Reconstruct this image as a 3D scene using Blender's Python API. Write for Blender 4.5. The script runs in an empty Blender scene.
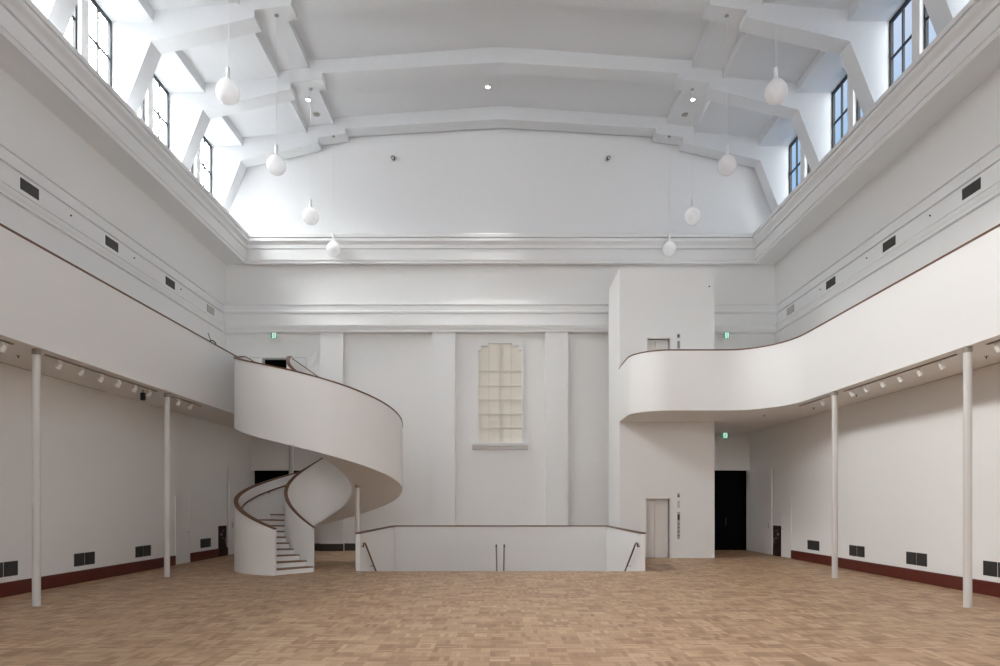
import bpy, bmesh, math, random
from mathutils import Vector
random.seed(4)
S = bpy.context.scene
COL = S.collection
R = math.radians
PI = math.pi

# ------------------------------------------------------------------ materials
def mat(name, color, rough=0.5, metallic=0.0, emission=None, estr=0.0, bump=0.0, bscale=20.0, vary=0.0, spec=0.5):
    m = bpy.data.materials.new(name); m.use_nodes = True
    nt = m.node_tree; b = nt.nodes['Principled BSDF']
    b.inputs['Base Color'].default_value = (*color, 1)
    b.inputs['Roughness'].default_value = rough
    b.inputs['Metallic'].default_value = metallic
    b.inputs['Specular IOR Level'].default_value = spec
    if emission:
        b.inputs['Emission Color'].default_value = (*emission, 1)
        b.inputs['Emission Strength'].default_value = estr
    tc = nt.nodes.new('ShaderNodeTexCoord')
    if bump or vary:
        nz = nt.nodes.new('ShaderNodeTexNoise'); nz.inputs['Scale'].default_value = bscale
        nz.inputs['Detail'].default_value = 3
        nt.links.new(tc.outputs['Object'], nz.inputs['Vector'])
        if bump:
            bp = nt.nodes.new('ShaderNodeBump'); bp.inputs['Strength'].default_value = bump
            bp.inputs['Distance'].default_value = 0.01
            nt.links.new(nz.outputs['Fac'], bp.inputs['Height'])
            nt.links.new(bp.outputs['Normal'], b.inputs['Normal'])
        if vary:
            mx = nt.nodes.new('ShaderNodeMix'); mx.data_type = 'RGBA'
            mx.inputs['A'].default_value = (*[c * (1 - vary) for c in color], 1)
            mx.inputs['B'].default_value = (*[min(1, c * (1 + vary)) for c in color], 1)
            nt.links.new(nz.outputs['Fac'], mx.inputs['Factor'])
            nt.links.new(mx.outputs['Result'], b.inputs['Base Color'])
    return m

M = {
    'gable': mat('gable_plaster', (0.79, 0.795, 0.805), 0.75, bump=0.05, bscale=6, vary=0.012),
    'wall': mat('painted_plaster', (0.80, 0.796, 0.788), 0.75, bump=0.06, bscale=9, vary=0.012),
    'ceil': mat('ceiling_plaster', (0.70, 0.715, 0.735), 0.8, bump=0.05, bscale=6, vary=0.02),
    'white': mat('smooth_white_paint', (0.80, 0.796, 0.788), 0.55, bump=0.03, bscale=5),
    'stone': mat('moulded_plaster', (0.79, 0.79, 0.79), 0.7, bump=0.04, bscale=14),
    'wood': mat('handrail_oak', (0.135, 0.058, 0.026), 0.42, bump=0.1, bscale=30, vary=0.2),
    'tread': mat('tread_oak', (0.21, 0.11, 0.055), 0.5, bump=0.1, bscale=30, vary=0.2),
    'maroon': mat('mahogany_skirting', (0.095, 0.012, 0.007), 0.4, vary=0.25, bscale=3),
    'darkmaroon': mat('dark_maroon_enamel', (0.022, 0.006, 0.005), 0.4, vary=0.2, bscale=3),
    'greybase': mat('dark_skirting', (0.05, 0.042, 0.036), 0.5, vary=0.2, bscale=5),
    'column': mat('column_paint', (0.60, 0.58, 0.56), 0.45, bump=0.02),
    'black': mat('unlit_lobby_black', (0.004, 0.004, 0.004), 0.9, spec=0.1),  # darkness of the unlit lobbies, put into the colour
    'frame': mat('window_frame_black', (0.012, 0.014, 0.018), 0.5, bump=0.03),
    'grille': mat('grille_dark', (0.035, 0.036, 0.036), 0.6, bump=0.2, bscale=60),
    'vent': mat('vent_dark', (0.03, 0.028, 0.024), 0.6, bump=0.1, bscale=50),
    'ventgrey': mat('vent_grey', (0.33, 0.31, 0.29), 0.6, bump=0.1, bscale=50),
    'cream': mat('cream_boards', (0.78, 0.735, 0.66), 0.7, vary=0.03, bscale=8),
    'creambar': mat('cream_bars', (0.68, 0.64, 0.57), 0.7, vary=0.03, bscale=8),
    'opal': mat('opal_glass', (0.86, 0.86, 0.86), 0.12, vary=0.01),
    'pendwhite': mat('pendant_white_metal', (0.74, 0.74, 0.74), 0.35, vary=0.02),
    'cable': mat('cable_white', (0.72, 0.72, 0.72), 0.6, vary=0.02),
    'lamp': mat('lit_lamp', (1, 1, 1), 0.4, emission=(1.0, 0.97, 0.92), estr=60, vary=0.0),
    'steel': mat('brushed_steel', (0.42, 0.41, 0.39), 0.35, 0.9, vary=0.08, bscale=40),
    'darkmetal': mat('dark_bronze', (0.055, 0.045, 0.04), 0.4, 0.6, vary=0.1),
    'track': mat('track_grey', (0.26, 0.225, 0.19), 0.5, vary=0.08),
    'spot': mat('spot_white', (0.80, 0.79, 0.77), 0.35, vary=0.02),
    'lens': mat('spot_reflector', (0.9, 0.88, 0.84), 0.25, vary=0.02),
    'green': mat('sign_green', (0.0, 0.22, 0.11), 0.4, emission=(0.0, 0.42, 0.22), estr=0.45, vary=0.02),
    'signwhite': mat('sign_white', (0.8, 0.9, 0.86), 0.4, emission=(0.75, 1.0, 0.9), estr=0.75, vary=0.01),
    'elev': mat('elevator_door_paint', (0.74, 0.70, 0.66), 0.45, vary=0.02),
    'rubber': mat('black_plastic', (0.012, 0.012, 0.012), 0.5, vary=0.1),
}

def floor_material():
    m = bpy.data.materials.new('mosaic_parquet'); m.use_nodes = True
    nt = m.node_tree; N = nt.nodes; L = nt.links
    b = N['Principled BSDF']
    tc = N.new('ShaderNodeTexCoord')
    sep = N.new('ShaderNodeSeparateXYZ'); L.new(tc.outputs['Object'], sep.inputs[0])
    def mth(op, a, bb=None, c=None):
        n = N.new('ShaderNodeMath'); n.operation = op
        for i, v in enumerate((a, bb, c)):
            if v is None: continue
            if isinstance(v, (int, float)): n.inputs[i].default_value = v
            else: L.new(v, n.inputs[i])
        return n.outputs[0]
    cell = 0.235; strips = 4
    u = mth('DIVIDE', mth('ADD', sep.outputs[0], 100), cell)
    v = mth('DIVIDE', mth('ADD', sep.outputs[1], 100), cell)
    iu, iv = mth('FLOOR', u), mth('FLOOR', v)
    fu, fv = mth('FRACT', u), mth('FRACT', v)
    par = mth('MODULO', mth('ADD', iu, iv), 2)
    # along strip coordinate picks across-direction
    mixn = N.new('ShaderNodeMix'); L.new(par, mixn.inputs['Factor']); L.new(fu, mixn.inputs['A']); L.new(fv, mixn.inputs['B'])
    sc = mth('MULTIPLY', mixn.outputs['Result'], strips)
    si, sf = mth('FLOOR', sc), mth('FRACT', sc)
    comb = N.new('ShaderNodeCombineXYZ'); L.new(iu, comb.inputs[0]); L.new(iv, comb.inputs[1]); L.new(si, comb.inputs[2])
    wn = N.new('ShaderNodeTexWhiteNoise'); L.new(comb.outputs[0], wn.inputs['Vector'])
    comb2 = N.new('ShaderNodeCombineXYZ'); L.new(iu, comb2.inputs[0]); L.new(iv, comb2.inputs[1])
    wn2 = N.new('ShaderNodeTexWhiteNoise'); L.new(comb2.outputs[0], wn2.inputs['Vector'])
    mixv = mth('ADD', mth('MULTIPLY', wn.outputs['Value'], 0.6), mth('MULTIPLY', wn2.outputs['Value'], 0.4))
    cr = N.new('ShaderNodeValToRGB')
    e = cr.color_ramp.elements
    e[0].position = 0.05; e[0].color = (0.30, 0.178, 0.103, 1)
    e[1].position = 0.95; e[1].color = (0.57, 0.41, 0.27, 1)
    k = e.new(0.45); k.color = (0.43, 0.275, 0.165, 1)
    k = e.new(0.7); k.color = (0.49, 0.33, 0.205, 1)
    L.new(mixv, cr.inputs[0])
    # fine grain
    nz = N.new('ShaderNodeTexNoise'); nz.inputs['Scale'].default_value = 40; nz.inputs['Detail'].default_value = 4
    L.new(tc.outputs['Object'], nz.inputs['Vector'])
    mg = N.new('ShaderNodeMix'); mg.data_type = 'RGBA'; mg.blend_type = 'MULTIPLY'
    mg.inputs['Factor'].default_value = 0.25
    L.new(cr.outputs[0], mg.inputs['A'])
    g = N.new('ShaderNodeMapRange'); g.inputs[1].default_value = 0.3; g.inputs[2].default_value = 0.7
    g.inputs[3].default_value = 0.6; g.inputs[4].default_value = 1.2
    L.new(nz.outputs['Fac'], g.inputs[0]); L.new(g.outputs[0], mg.inputs['B'])
    # joints
    j = mth('MINIMUM', mth('MINIMUM', sf, mth('SUBTRACT', 1.0, sf)), 1.0)
    jl = mth('LESS_THAN', j, 0.03)
    mj = N.new('ShaderNodeMix'); mj.data_type = 'RGBA'; mj.blend_type = 'MULTIPLY'
    L.new(mth('MULTIPLY', jl, 0.45), mj.inputs['Factor'])
    L.new(mg.outputs['Result'], mj.inputs['A']); mj.inputs['B'].default_value = (0.4, 0.3, 0.22, 1)
    L.new(mj.outputs['Result'], b.inputs['Base Color'])
    b.inputs['Roughness'].default_value = 0.5
    b.inputs['Specular IOR Level'].default_value = 0.35
    return m
M['floor'] = floor_material()

def glass_material():
    m = bpy.data.materials.new('clear_glass'); m.use_nodes = True
    nt = m.node_tree; N = nt.nodes; L = nt.links
    N.remove(N['Principled BSDF'])
    out = N['Material Output']
    t = N.new('ShaderNodeBsdfTransparent'); t.inputs[0].default_value = (0.96, 0.98, 0.98, 1)
    g = N.new('ShaderNodeBsdfGlossy'); g.inputs['Roughness'].default_value = 0.02
    mx = N.new('ShaderNodeMixShader'); mx.inputs[0].default_value = 0.006
    L.new(t.outputs[0], mx.inputs[1]); L.new(g.outputs[0], mx.inputs[2]); L.new(mx.outputs[0], out.inputs[0])
    return m
M['glass'] = glass_material()

def opal_material():
    m = bpy.data.materials.new('opal_glass_shade'); m.use_nodes = True
    nt = m.node_tree; N = nt.nodes; L = nt.links
    b = N['Principled BSDF']; b.inputs['Base Color'].default_value = (.93, .93, .94, 1); b.inputs['Roughness'].default_value = .12
    t = N.new('ShaderNodeBsdfTranslucent'); t.inputs[0].default_value = (.97, .97, .98, 1)
    nz = N.new('ShaderNodeTexNoise'); nz.inputs['Scale'].default_value = 3
    mr_ = N.new('ShaderNodeMapRange'); mr_.inputs[3].default_value = .42; mr_.inputs[4].default_value = .48
    L.new(nz.outputs['Fac'], mr_.inputs[0])
    mx = N.new('ShaderNodeMixShader'); L.new(mr_.outputs[0], mx.inputs[0])
    L.new(b.outputs[0], mx.inputs[1]); L.new(t.outputs[0], mx.inputs[2]); L.new(mx.outputs[0], N['Material Output'].inputs[0])
    return m
M['opal'] = opal_material()

# ------------------------------------------------------------------ mesh helpers
def box(bm, x0, x1, y0, y1, z0, z1):
    x0, x1 = min(x0, x1), max(x0, x1); y0, y1 = min(y0, y1), max(y0, y1); z0, z1 = min(z0, z1), max(z0, z1)
    v = [bm.verts.new(p) for p in ((x0,y0,z0),(x1,y0,z0),(x1,y1,z0),(x0,y1,z0),(x0,y0,z1),(x1,y0,z1),(x1,y1,z1),(x0,y1,z1))]
    for f in ((0,3,2,1),(4,5,6,7),(0,1,5,4),(1,2,6,5),(2,3,7,6),(3,0,4,7)):
        bm.faces.new([v[i] for i in f])

def prism_y(bm, prof, y0, y1):
    """closed (x,z) polygon extruded along y"""
    a = [bm.verts.new((x, y0, z)) for x, z in prof]
    b = [bm.verts.new((x, y1, z)) for x, z in prof]
    n = len(prof)
    for i in range(n):
        bm.faces.new((a[i], a[(i+1) % n], b[(i+1) % n], b[i]))
    bm.faces.new(a[::-1]); bm.faces.new(b)

def prism_z(bm, poly, z0, z1):
    a = [bm.verts.new((x, y, z0)) for x, y in poly]
    b = [bm.verts.new((x, y, z1)) for x, y in poly]
    n = len(poly)
    for i in range(n):
        bm.faces.new((a[i], a[(i+1) % n], b[(i+1) % n], b[i]))
    bm.faces.new(a[::-1]); bm.faces.new(b)

def prism_x(bm, prof, x0, x1):
    a = [bm.verts.new((x0, y, z)) for y, z in prof]
    b = [bm.verts.new((x1, y, z)) for y, z in prof]
    n = len(prof)
    for i in range(n):
        bm.faces.new((a[i], a[(i+1) % n], b[(i+1) % n], b[i]))
    bm.faces.new(a[::-1]); bm.faces.new(b)

def band(bm, A, B, zb, zt, zbB=None, ztB=None):
    """solid band between two plan polylines A, B; bottom/top heights along them"""
    zbB = zbB or zb; ztB = ztB or zt
    n = len(A); rows = []
    for i in range(n):
        rows.append([bm.verts.new((A[i][0], A[i][1], zb[i])), bm.verts.new((A[i][0], A[i][1], zt[i])),
                     bm.verts.new((B[i][0], B[i][1], ztB[i])), bm.verts.new((B[i][0], B[i][1], zbB[i]))])
    for i in range(n - 1):
        for k in range(4):
            bm.faces.new((rows[i][k], rows[i+1][k], rows[i+1][(k+1) % 4], rows[i][(k+1) % 4]))
    bm.faces.new(rows[0]); bm.faces.new(rows[-1][::-1])

def offset(path, d):
    """offset polyline to its right by d"""
    out = []
    n = len(path)
    for i in range(n):
        a = Vector(path[max(i-1, 0)]); b = Vector(path[min(i+1, n-1)])
        t = (b - a).normalized()
        out.append((path[i][0] + t.y * d, path[i][1] - t.x * d))
    return out

def tube(bm, pts, r, seg=10, caps=True):
    pts = [Vector(p) for p in pts]; rings = []
    n = len(pts); up0 = None
    for i in range(n):
        t = (pts[min(i+1, n-1)] - pts[max(i-1, 0)]).normalized()
        ref = Vector((0, 0, 1)) if abs(t.z) < 0.95 else Vector((1, 0, 0))
        s = t.cross(ref).normalized(); u = s.cross(t).normalized()
        rr = r[i] if isinstance(r, (list, tuple)) else r
        rings.append([bm.verts.new(pts[i] + s * rr * math.cos(2*PI*k/seg) + u * rr * math.sin(2*PI*k/seg)) for k in range(seg)])
    for i in range(n - 1):
        for k in range(seg):
            bm.faces.new((rings[i][k], rings[i][(k+1) % seg], rings[i+1][(k+1) % seg], rings[i+1][k]))
    if caps:
        bm.faces.new(rings[0][::-1]); bm.faces.new(rings[-1])

def lathe(bm, prof, c=(0, 0, 0), seg=32):
    """prof: list of (r, z), r=0 allowed at the ends"""
    rings = []
    for r, z in prof:
        if r < 1e-6: rings.append([bm.verts.new((c[0], c[1], c[2] + z))])
        else: rings.append([bm.verts.new((c[0] + r*math.cos(2*PI*k/seg), c[1] + r*math.sin(2*PI*k/seg), c[2] + z)) for k in range(seg)])
    for a, b in zip(rings, rings[1:]):
        for k in range(seg):
            k2 = (k+1) % seg
            if len(a) == 1 and len(b) == 1: continue
            if len(a) == 1: bm.faces.new((a[0], b[k], b[k2]))
            elif len(b) == 1: bm.faces.new((a[k], a[k2], b[0]))
            else: bm.faces.new((a[k], a[k2], b[k2], b[k]))

def obj(name, bm, m, parent=None, smooth=None, bevel=0.0):
    bmesh.ops.recalc_face_normals(bm, faces=bm.faces[:])
    if bevel:
        es = [e for e in bm.edges if len(e.link_faces) == 2 and e.calc_face_angle(0) > 0.6]
        bmesh.ops.bevel(bm, geom=es, offset=bevel, segments=2, affect='EDGES', clamp_overlap=True)
    me = bpy.data.meshes.new(name); bm.to_mesh(me); bm.free()
    me.materials.append(M[m] if isinstance(m, str) else m)
    if smooth is not None:
        for p in me.polygons: p.use_smooth = True
        me.set_sharp_from_angle(angle=R(smooth))
    o = bpy.data.objects.new(name, me); COL.objects.link(o)
    if parent: o.parent = parent
    return o

def tag(o, label, cat, group=None, kind=None):
    o['label'] = label; o['category'] = cat
    if group: o['group'] = group
    if kind: o['kind'] = kind
    return o

def thing(name, label, cat, loc=(0, 0, 0), group=None, rz=0.0, kind='thing'):
    o = bpy.data.objects.new(name, None); COL.objects.link(o)
    o.empty_display_size = 0.2
    o.location = loc; o.rotation_euler = (0, 0, rz)
    return tag(o, label, cat, group, kind)

def copy_tree(o, parent=None):
    c = o.copy(); COL.objects.link(c)
    if parent: c.parent = parent
    for ch in list(o.children): copy_tree(ch, c)
    return c

def nb(): return bmesh.new()

# ------------------------------------------------------------------ key dimensions (metres; camera at the origin, 1.8 m up, looking along +y)
Y0, YB = -6.5, 25.75          # hall ends
XL, XU = 9.62, 10.6           # lower / upper side wall faces
XW = 10.83                    # clerestory glass line
ZS, ZF = 4.53, 5.08           # gallery soffit / floor
ZR = 6.28                     # gallery parapet top
XG = 8.05                     # gallery face
FR = [24.99 - 3.22 * i for i in range(10)]   # portal frames, front faces
FT = 0.57

# ------------------------------------------------------------------ floor, with stairwell opening
PX, PY0, PY1 = 3.76, 17.86, 23.75
bm = nb()
for (a, b, c, d) in ((-11.2, -PX - .06, Y0, YB + .3), (PX + .06, 11.2, Y0, YB + .3), (-PX - .06, PX + .06, Y0, PY0), (-PX - .06, PX + .06, PY1 + .06, YB + .3)):
    box(bm, a, b, c, d, -0.3, 0)
f = obj('floor', bm, 'floor'); tag(f, 'pale oak mosaic parquet floor of the whole hall', 'floor', kind='structure')
bm = nb()   # flight going down inside the opening
prof = [(PY0, 0.0)]
for k in range(20):
    prof += [(PY0 + .01 + .29 * k, -.17 * (k + 1)), (PY0 + .01 + .29 * (k + 1), -.17 * (k + 1))]
prof += [(prof[-1][0], -3.8), (PY0, -3.8)]
prism_x(bm, prof, -PX, PX)
tag(obj('floor_lower_flight', bm, 'floor'), 'wooden flight of steps going down inside the floor opening', 'stairs', kind='structure')

# ------------------------------------------------------------------ walls
for sgn, side in ((-1, 'left'), (1, 'right')):
    bm = nb()
    prof = [(XL, 0), (XL, ZF), (XU, ZF), (XU, 11.9), (11.3, 11.9), (11.3, 0)]
    prism_y(bm, [(sgn * x, z) for x, z in prof], Y0, YB + .3)
    # clerestory: ledge sill, intermediate piers and lintel-less openings (niche ceiling closes them)
    prism_y(bm, [(sgn * x, z) for x, z in [(10.7, 11.7), (10.7, 12.0), (XW - .03, 12.02), (10.95, 12.02), (10.95, 11.6), (10.7, 11.6)]], Y0, YB + .3)
    for i in range(9):
        y1 = FR[i]; y0 = FR[i + 1] + FT
        box(bm, sgn * 10.70, sgn * 10.845, y1 - 1.52, y1 - 1.2, 12.0, 15.3)
    w = obj('wall_' + side, bm, 'wall')
    tag(w, f'white plaster wall on the {side} of the hall, set back above the gallery', 'wall', kind='structure')

def wall_with_holes(bm, y0, y1, x0, x1, z0, z1, holes):
    xs = sorted({x0, x1, *[h[0] for h in holes], *[h[1] for h in holes]})
    for a, b in zip(xs, xs[1:]):
        hs = sorted([(h[2], h[3]) for h in holes if h[0] <= a + 1e-6 and h[1] >= b - 1e-6])
        z = z0
        for h0, h1 in hs:
            if h0 > z: box(bm, a, b, y0, y1, z, h0)
            z = h1
        if z < z1: box(bm, a, b, y0, y1, z, z1)

DL = (-9.6, -7.55, 0.0, 3.1)      # doorway, left ground
DR = (7.5, 9.6, 0.0, 3.1)         # doorway, right ground
DU = (-9.2, -8.06, ZF, 7.43)       # doorway, left gallery
bm = nb()
wall_with_holes(bm, YB, YB + .3, -11.3, 11.3, 0, 11.7, [DL, DR, DU])
# reveal of the blind window is a shallow recess: built as its own window below
tag(obj('wall_back', bm, 'wall'), 'white plaster end wall with pilasters and a blind window', 'wall', kind='structure')
bm = nb(); box(bm, -10.84, 10.84, YB - .06, YB + .5, 11.7, 17.2)
tag(obj('wall_back_gable', bm, 'gable'), 'plain pale gable wall above the end cornice', 'wall', kind='structure')
FILL_WIN = [(-6.4, -3.4), (-1.5, 1.5), (3.4, 6.4)]      # unseen tall windows, added behind the viewpoint to light the far end
FZ = (4.6, 10.2)
bm = nb(); wall_with_holes(bm, Y0 - .3, Y0, -11.3, 11.3, 0, 17.2, [(a, b, FZ[0], FZ[1]) for a, b in FILL_WIN])
tag(obj('wall_front', bm, 'wall'), 'plain white wall at the near end of the hall', 'wall', kind='structure')

# pilasters
PIL = [-6.46, -2.17, 2.16, 6.46]
pl = ['white pilaster behind the spiral stair on the end wall', 'white pilaster just left of the blind window',
      'white pilaster just right of the blind window', 'white pilaster hidden behind the elevator tower']
for x, l in zip(PIL[:3], pl):
    bm = nb(); box(bm, x - .435, x + .435, YB - .26, YB + .02, 0, 8.40)
    tag(obj('pilaster', bm, 'stone', bevel=.008), l, 'pilaster', 'pilasters on the end wall', kind='structure')

# ------------------------------------------------------------------ cornice and mouldings, mitred round three sides
def sweep_u(bm, prof, back):
    """prof: (projection from the side wall, z); back(p): projection from the end wall"""
    paths = []
    for p, z in prof:
        q = back(p)
        paths.append([bm.verts.new(v) for v in ((-(XU - p), Y0, z), (-(XU - p), YB - q, z), ((XU - p), YB - q, z), ((XU - p), Y0, z))])
    for a, b in zip(paths, paths[1:]):
        for k in range(3):
            bm.faces.new((a[k], a[k+1], b[k+1], b[k]))

bm = nb()
CP = .93
prof = [(0, 11.060), (CP - .12, 11.060), (CP - .12, 10.97), (CP - .05, 10.965), (CP - .04, 11.080), (CP, 11.080), (CP, 11.470), (CP - .05, 11.475), (CP - .05, 11.510),
        (CP + .02, 11.515), (CP + .02, 11.640), (CP - .03, 11.645), (CP + .02, 11.700), (CP + .10, 11.750), (CP + .12, 11.770), (CP + .12, 11.860), (CP + .05, 11.865), (CP + .05, 11.900),
        (CP + .13, 11.905), (CP + .13, 12.020), (CP + .10, 12.060), (-.3, 12.070)]
sweep_u(bm, prof, lambda p: p - .54 if p > .7 else p * .25)
tag(obj('trim_1', bm, 'stone'), 'deep projecting white cornice running round the hall below the clerestory', 'cornice', kind='structure')
bm = nb()
sweep_u(bm, [(0.000, 8.360), (0.075, 8.370), (0.075, 8.420), (0.060, 8.425), (0.065, 8.440), (0.100, 8.490), (0.120, 8.540), (0.120, 8.570), (0.145, 8.575), (0.145, 8.660), (0.050, 8.680), (0.050, 9.050),
             (0.020, 9.055), (0.020, 9.080), (0.075, 9.085), (0.080, 9.130), (0.080, 9.160), (0.050, 9.170), (0.030, 9.190), (0.030, 9.370), (0.010, 9.375), (0.010, 9.395), (0.060, 9.400), (0.060, 9.430), (0.000, 9.450)], lambda p: p + .26 if p > 0 else 0)
tag(obj('trim_2', bm, 'stone'), 'white moulded frieze band running round the hall above the gallery', 'moulding', kind='structure')

# ------------------------------------------------------------------ baseboards
for sgn, side, segs in ((-1, 'left', [(Y0, 19.7), (20.65, 22.7), (23.3, 23.5)]), (1, 'right', [(Y0, 22.03), (23.42, 23.7)])):
    bm = nb()
    for a, b in segs:
        prism_y(bm, [(sgn * x, z) for x, z in [(XL, 0), (XL - .03, 0), (XL - .03, .26), (XL - .02, .28), (XL, .28)]], a, b)
    tag(obj('baseboard_' + side, bm, 'maroon'), f'dark red mahogany skirting along the {side} wall', 'skirting', kind='structure')
bm = nb()
for a, b in ((-7.5, -6.9), (-6.02, -2.61), (-1.73, 1.72), (2.6, 3.9)):
    box(bm, a, b, YB - .03, YB, 0, .28)
for x in PIL[:3]: box(bm, x - .46, x + .46, YB - .29, YB - .26, 0, .28)
tag(obj('baseboard_back', bm, 'greybase'), 'dark grey skirting along the foot of the end wall', 'skirting', kind='structure')

# ------------------------------------------------------------------ ceiling (stepped deck) and portal frames
half = [(0, 16.73), (6.25, 16.28), (6.25, 16.03), (6.31, 16.03), (6.31, 16.055), (7.25, 15.94), (7.25, 15.70), (7.31, 15.70), (7.31, 15.745),
        (9.66, 15.53), (9.66, 15.22), (10.95, 15.22)]
bm = nb()
prism_y(bm, [(-x, z) for x, z in half[::-1]] + half[1:] + [(10.95, 17.4), (-10.95, 17.4)], Y0 - .3, YB + .5)
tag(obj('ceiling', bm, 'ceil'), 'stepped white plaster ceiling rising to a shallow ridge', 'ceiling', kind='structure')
rib = [(0, 16.22), (5.82, 15.87), (5.82, 15.68), (6.85, 15.54), (6.85, 15.34), (9.72, 14.68), (10.75, 12.08), (10.75, 11.6), (10.84, 11.6)]
names = ['against the gable wall', 'second from the gable wall', 'third from the gable wall', 'fourth from the gable wall', 'fifth from the gable wall']
for i, y in enumerate(FR):
    bm = nb()
    prism_y(bm, [(-x, z) for x, z in rib[::-1]] + rib[1:] + [(10.84, 17.0), (-10.84, 17.0)], y, y + FT)
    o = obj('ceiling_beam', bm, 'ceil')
    l = names[i] if i < 5 else 'overhead, number %s from the gable wall' % ['six', 'seven', 'eight', 'nine', 'ten'][i - 5]
    tag(o, 'white stepped ceiling beam with slanted legs, ' + l, 'ceiling beam', 'portal beams across the ceiling', kind='structure')

# ------------------------------------------------------------------ clerestory windows
wn = 0
bays = ['bay nearest the gable', 'second bay from the gable', 'third bay from the gable', 'fourth bay from the gable']
def window(sgn, y0, y1, label):
    global wn
    wn += 1
    t = thing('window_%d' % wn, label, 'window', (sgn * XW, (y0 + y1) / 2, 12.02), 'clerestory windows', kind='structure')
    h = (y1 - y0) / 2; H = 15.22 - 12.02; w = .07
    bm = nb()
    x0, x1 = -.02, .06
    box(bm, x0, x1, -h, -h + w, 0, H); box(bm, x0, x1, h - w, h, 0, H)
    box(bm, x0, x1, -h + w, h - w, 0, w); box(bm, x0, x1, -h + w, h - w, H - w, H)
    obj('window_frame', bm, 'frame', t)
    bm = nb()
    box(bm, x0, x1 - .02, -.022, .022, w, H - w)
    for z in (14.14, 13.07):
        zz = z - 12.02
        box(bm, x0 + .002, x1 - .022, -h + w, h - w, zz - .022, zz + .022)
    obj('glazing_bars', bm, 'frame', t)
    bm = nb(); box(bm, .02, .026, -h + w, h - w, w, H - w)
    obj('pane', bm, 'glass', t)
    if sgn < 0:
        for ch in t.children: ch.scale = (-1, 1, 1)
for sgn, side in ((-1, 'left'), (1, 'right')):
    for i in range(4):
        y1 = FR[i]; y0 = FR[i + 1] + FT
        window(sgn, y1 - 1.2, y1 - .005, f'black framed clerestory window on the {side}, far one of the {bays[i]}')
        window(sgn, y0 + .005, y1 - 1.52, f'black framed clerestory window on the {side}, near one of the {bays[i]}')

for (a, b), l in zip(FILL_WIN, ('beside the darker gallery', 'in the middle', 'beside the brighter gallery')):
    wn += 1
    t = thing('window_%d' % wn, f'added unseen fill window in the near end wall {l}', 'window', ((a + b) / 2, Y0 - .15, FZ[0]), 'added fill windows of the near end wall', kind='structure')
    h = (b - a) / 2; H = FZ[1] - FZ[0]
    bm = nb()
    for q in ((-h, -h + .08, 0, H), (h - .08, h, 0, H), (-h + .08, h - .08, 0, .08), (-h + .08, h - .08, H - .08, H)): box(bm, q[0], q[1], -.04, .04, q[2], q[3])
    obj('window_frame', bm, 'frame', t)
    bm = nb()
    for x in (-h / 3, h / 3): box(bm, x - .025, x + .025, -.03, .03, .08, H - .08)
    for i in range(1, 5): box(bm, -h + .08, h - .08, -.028, .028, H * i / 5 - .025, H * i / 5 + .025)
    obj('glazing_bars', bm, 'frame', t)
    bm = nb(); box(bm, -h + .08, h - .08, -.004, .004, .08, H - .08)
    obj('pane', bm, 'glass', t)

# ------------------------------------------------------------------ blind window in the end wall
wn += 1
bw = thing('window_%d' % wn, 'cream blind window with stepped head and sill in the middle of the end wall', 'window', (-0.02, YB, 0), kind='structure')
k = YB / 667.0
def pz(v): return 1.8 + (504 - v) * k
def pxx(v): return (v - 500.5) * k - 0.03
# surround: stepped shouldered frame
xo, xi = .90, .83
zb, zs, zt = pz(443), pz(351), pz(344)
outer = [(-xo, zb), (-xo, zs + .09), (-xo + .09, zs + .09), (-xo + .09, zt - .01), (-.50, zt - .01), (-.50, zt + .1), (.50, zt + .1), (.50, zt - .01),
         (xo - .09, zt - .01), (xo - .09, zs + .09), (xo, zs + .09), (xo, zb)]
inner = [(-xi, zb), (-xi, zs), (-xi + .10, zs), (-xi + .10, zt - .10), (-.47, zt - .10), (-.47, zt), (.47, zt), (.47, zt - .10),
         (xi - .10, zt - .10), (xi - .10, zs), (xi, zs), (xi, zb)]
bm = nb()
n = len(outer)
vo = [[bm.verts.new((x, y, z)) for x, z in outer] for y in (-.12, 0.0)]
vi = [[bm.verts.new((x, y, z)) for x, z in inner] for y in (-.12, 0.0)]
for i in range(n - 1):
    bm.faces.new((vo[0][i], vo[0][i+1], vi[0][i+1], vi[0][i]))
    bm.faces.new((vo[0][i], vo[0][i+1], vo[1][i+1], vo[1][i]))
    bm.faces.new((vi[0][i], vi[0][i+1], vi[1][i+1], vi[1][i]))
obj('window_surround', bm, 'stone', bw)
bm = nb(); prism_y(bm, inner, -.03, 0.0)
obj('blind_panel', bm, 'cream', bw)
bm = nb()
zq = pz(371.4)
box(bm, -.045, .045, -.095, -.03, zb, zt)
for x in (-.43, .43): box(bm, x - .014, x + .014, -.06, -.03, zb, zt - .1)
box(bm, -xi, xi, -.08, -.03, zq - .03, zq + .03)
for v in (386, 399.7, 414.3, 428):
    box(bm, -xi, xi, -.065, -.03, pz(v) - .02, pz(v) + .02)
obj('glazing_bars', bm, 'creambar', bw)
bm = nb()
prism_x(bm, [(0, zb - .26), (-.10, zb - .24), (-.14, zb - .17), (-.22, zb - .12), (-.24, zb - .03), (-.24, zb), (0, zb + .02)], -1.08, 1.08)
obj('sill', bm, 'stone', bw)

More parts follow.
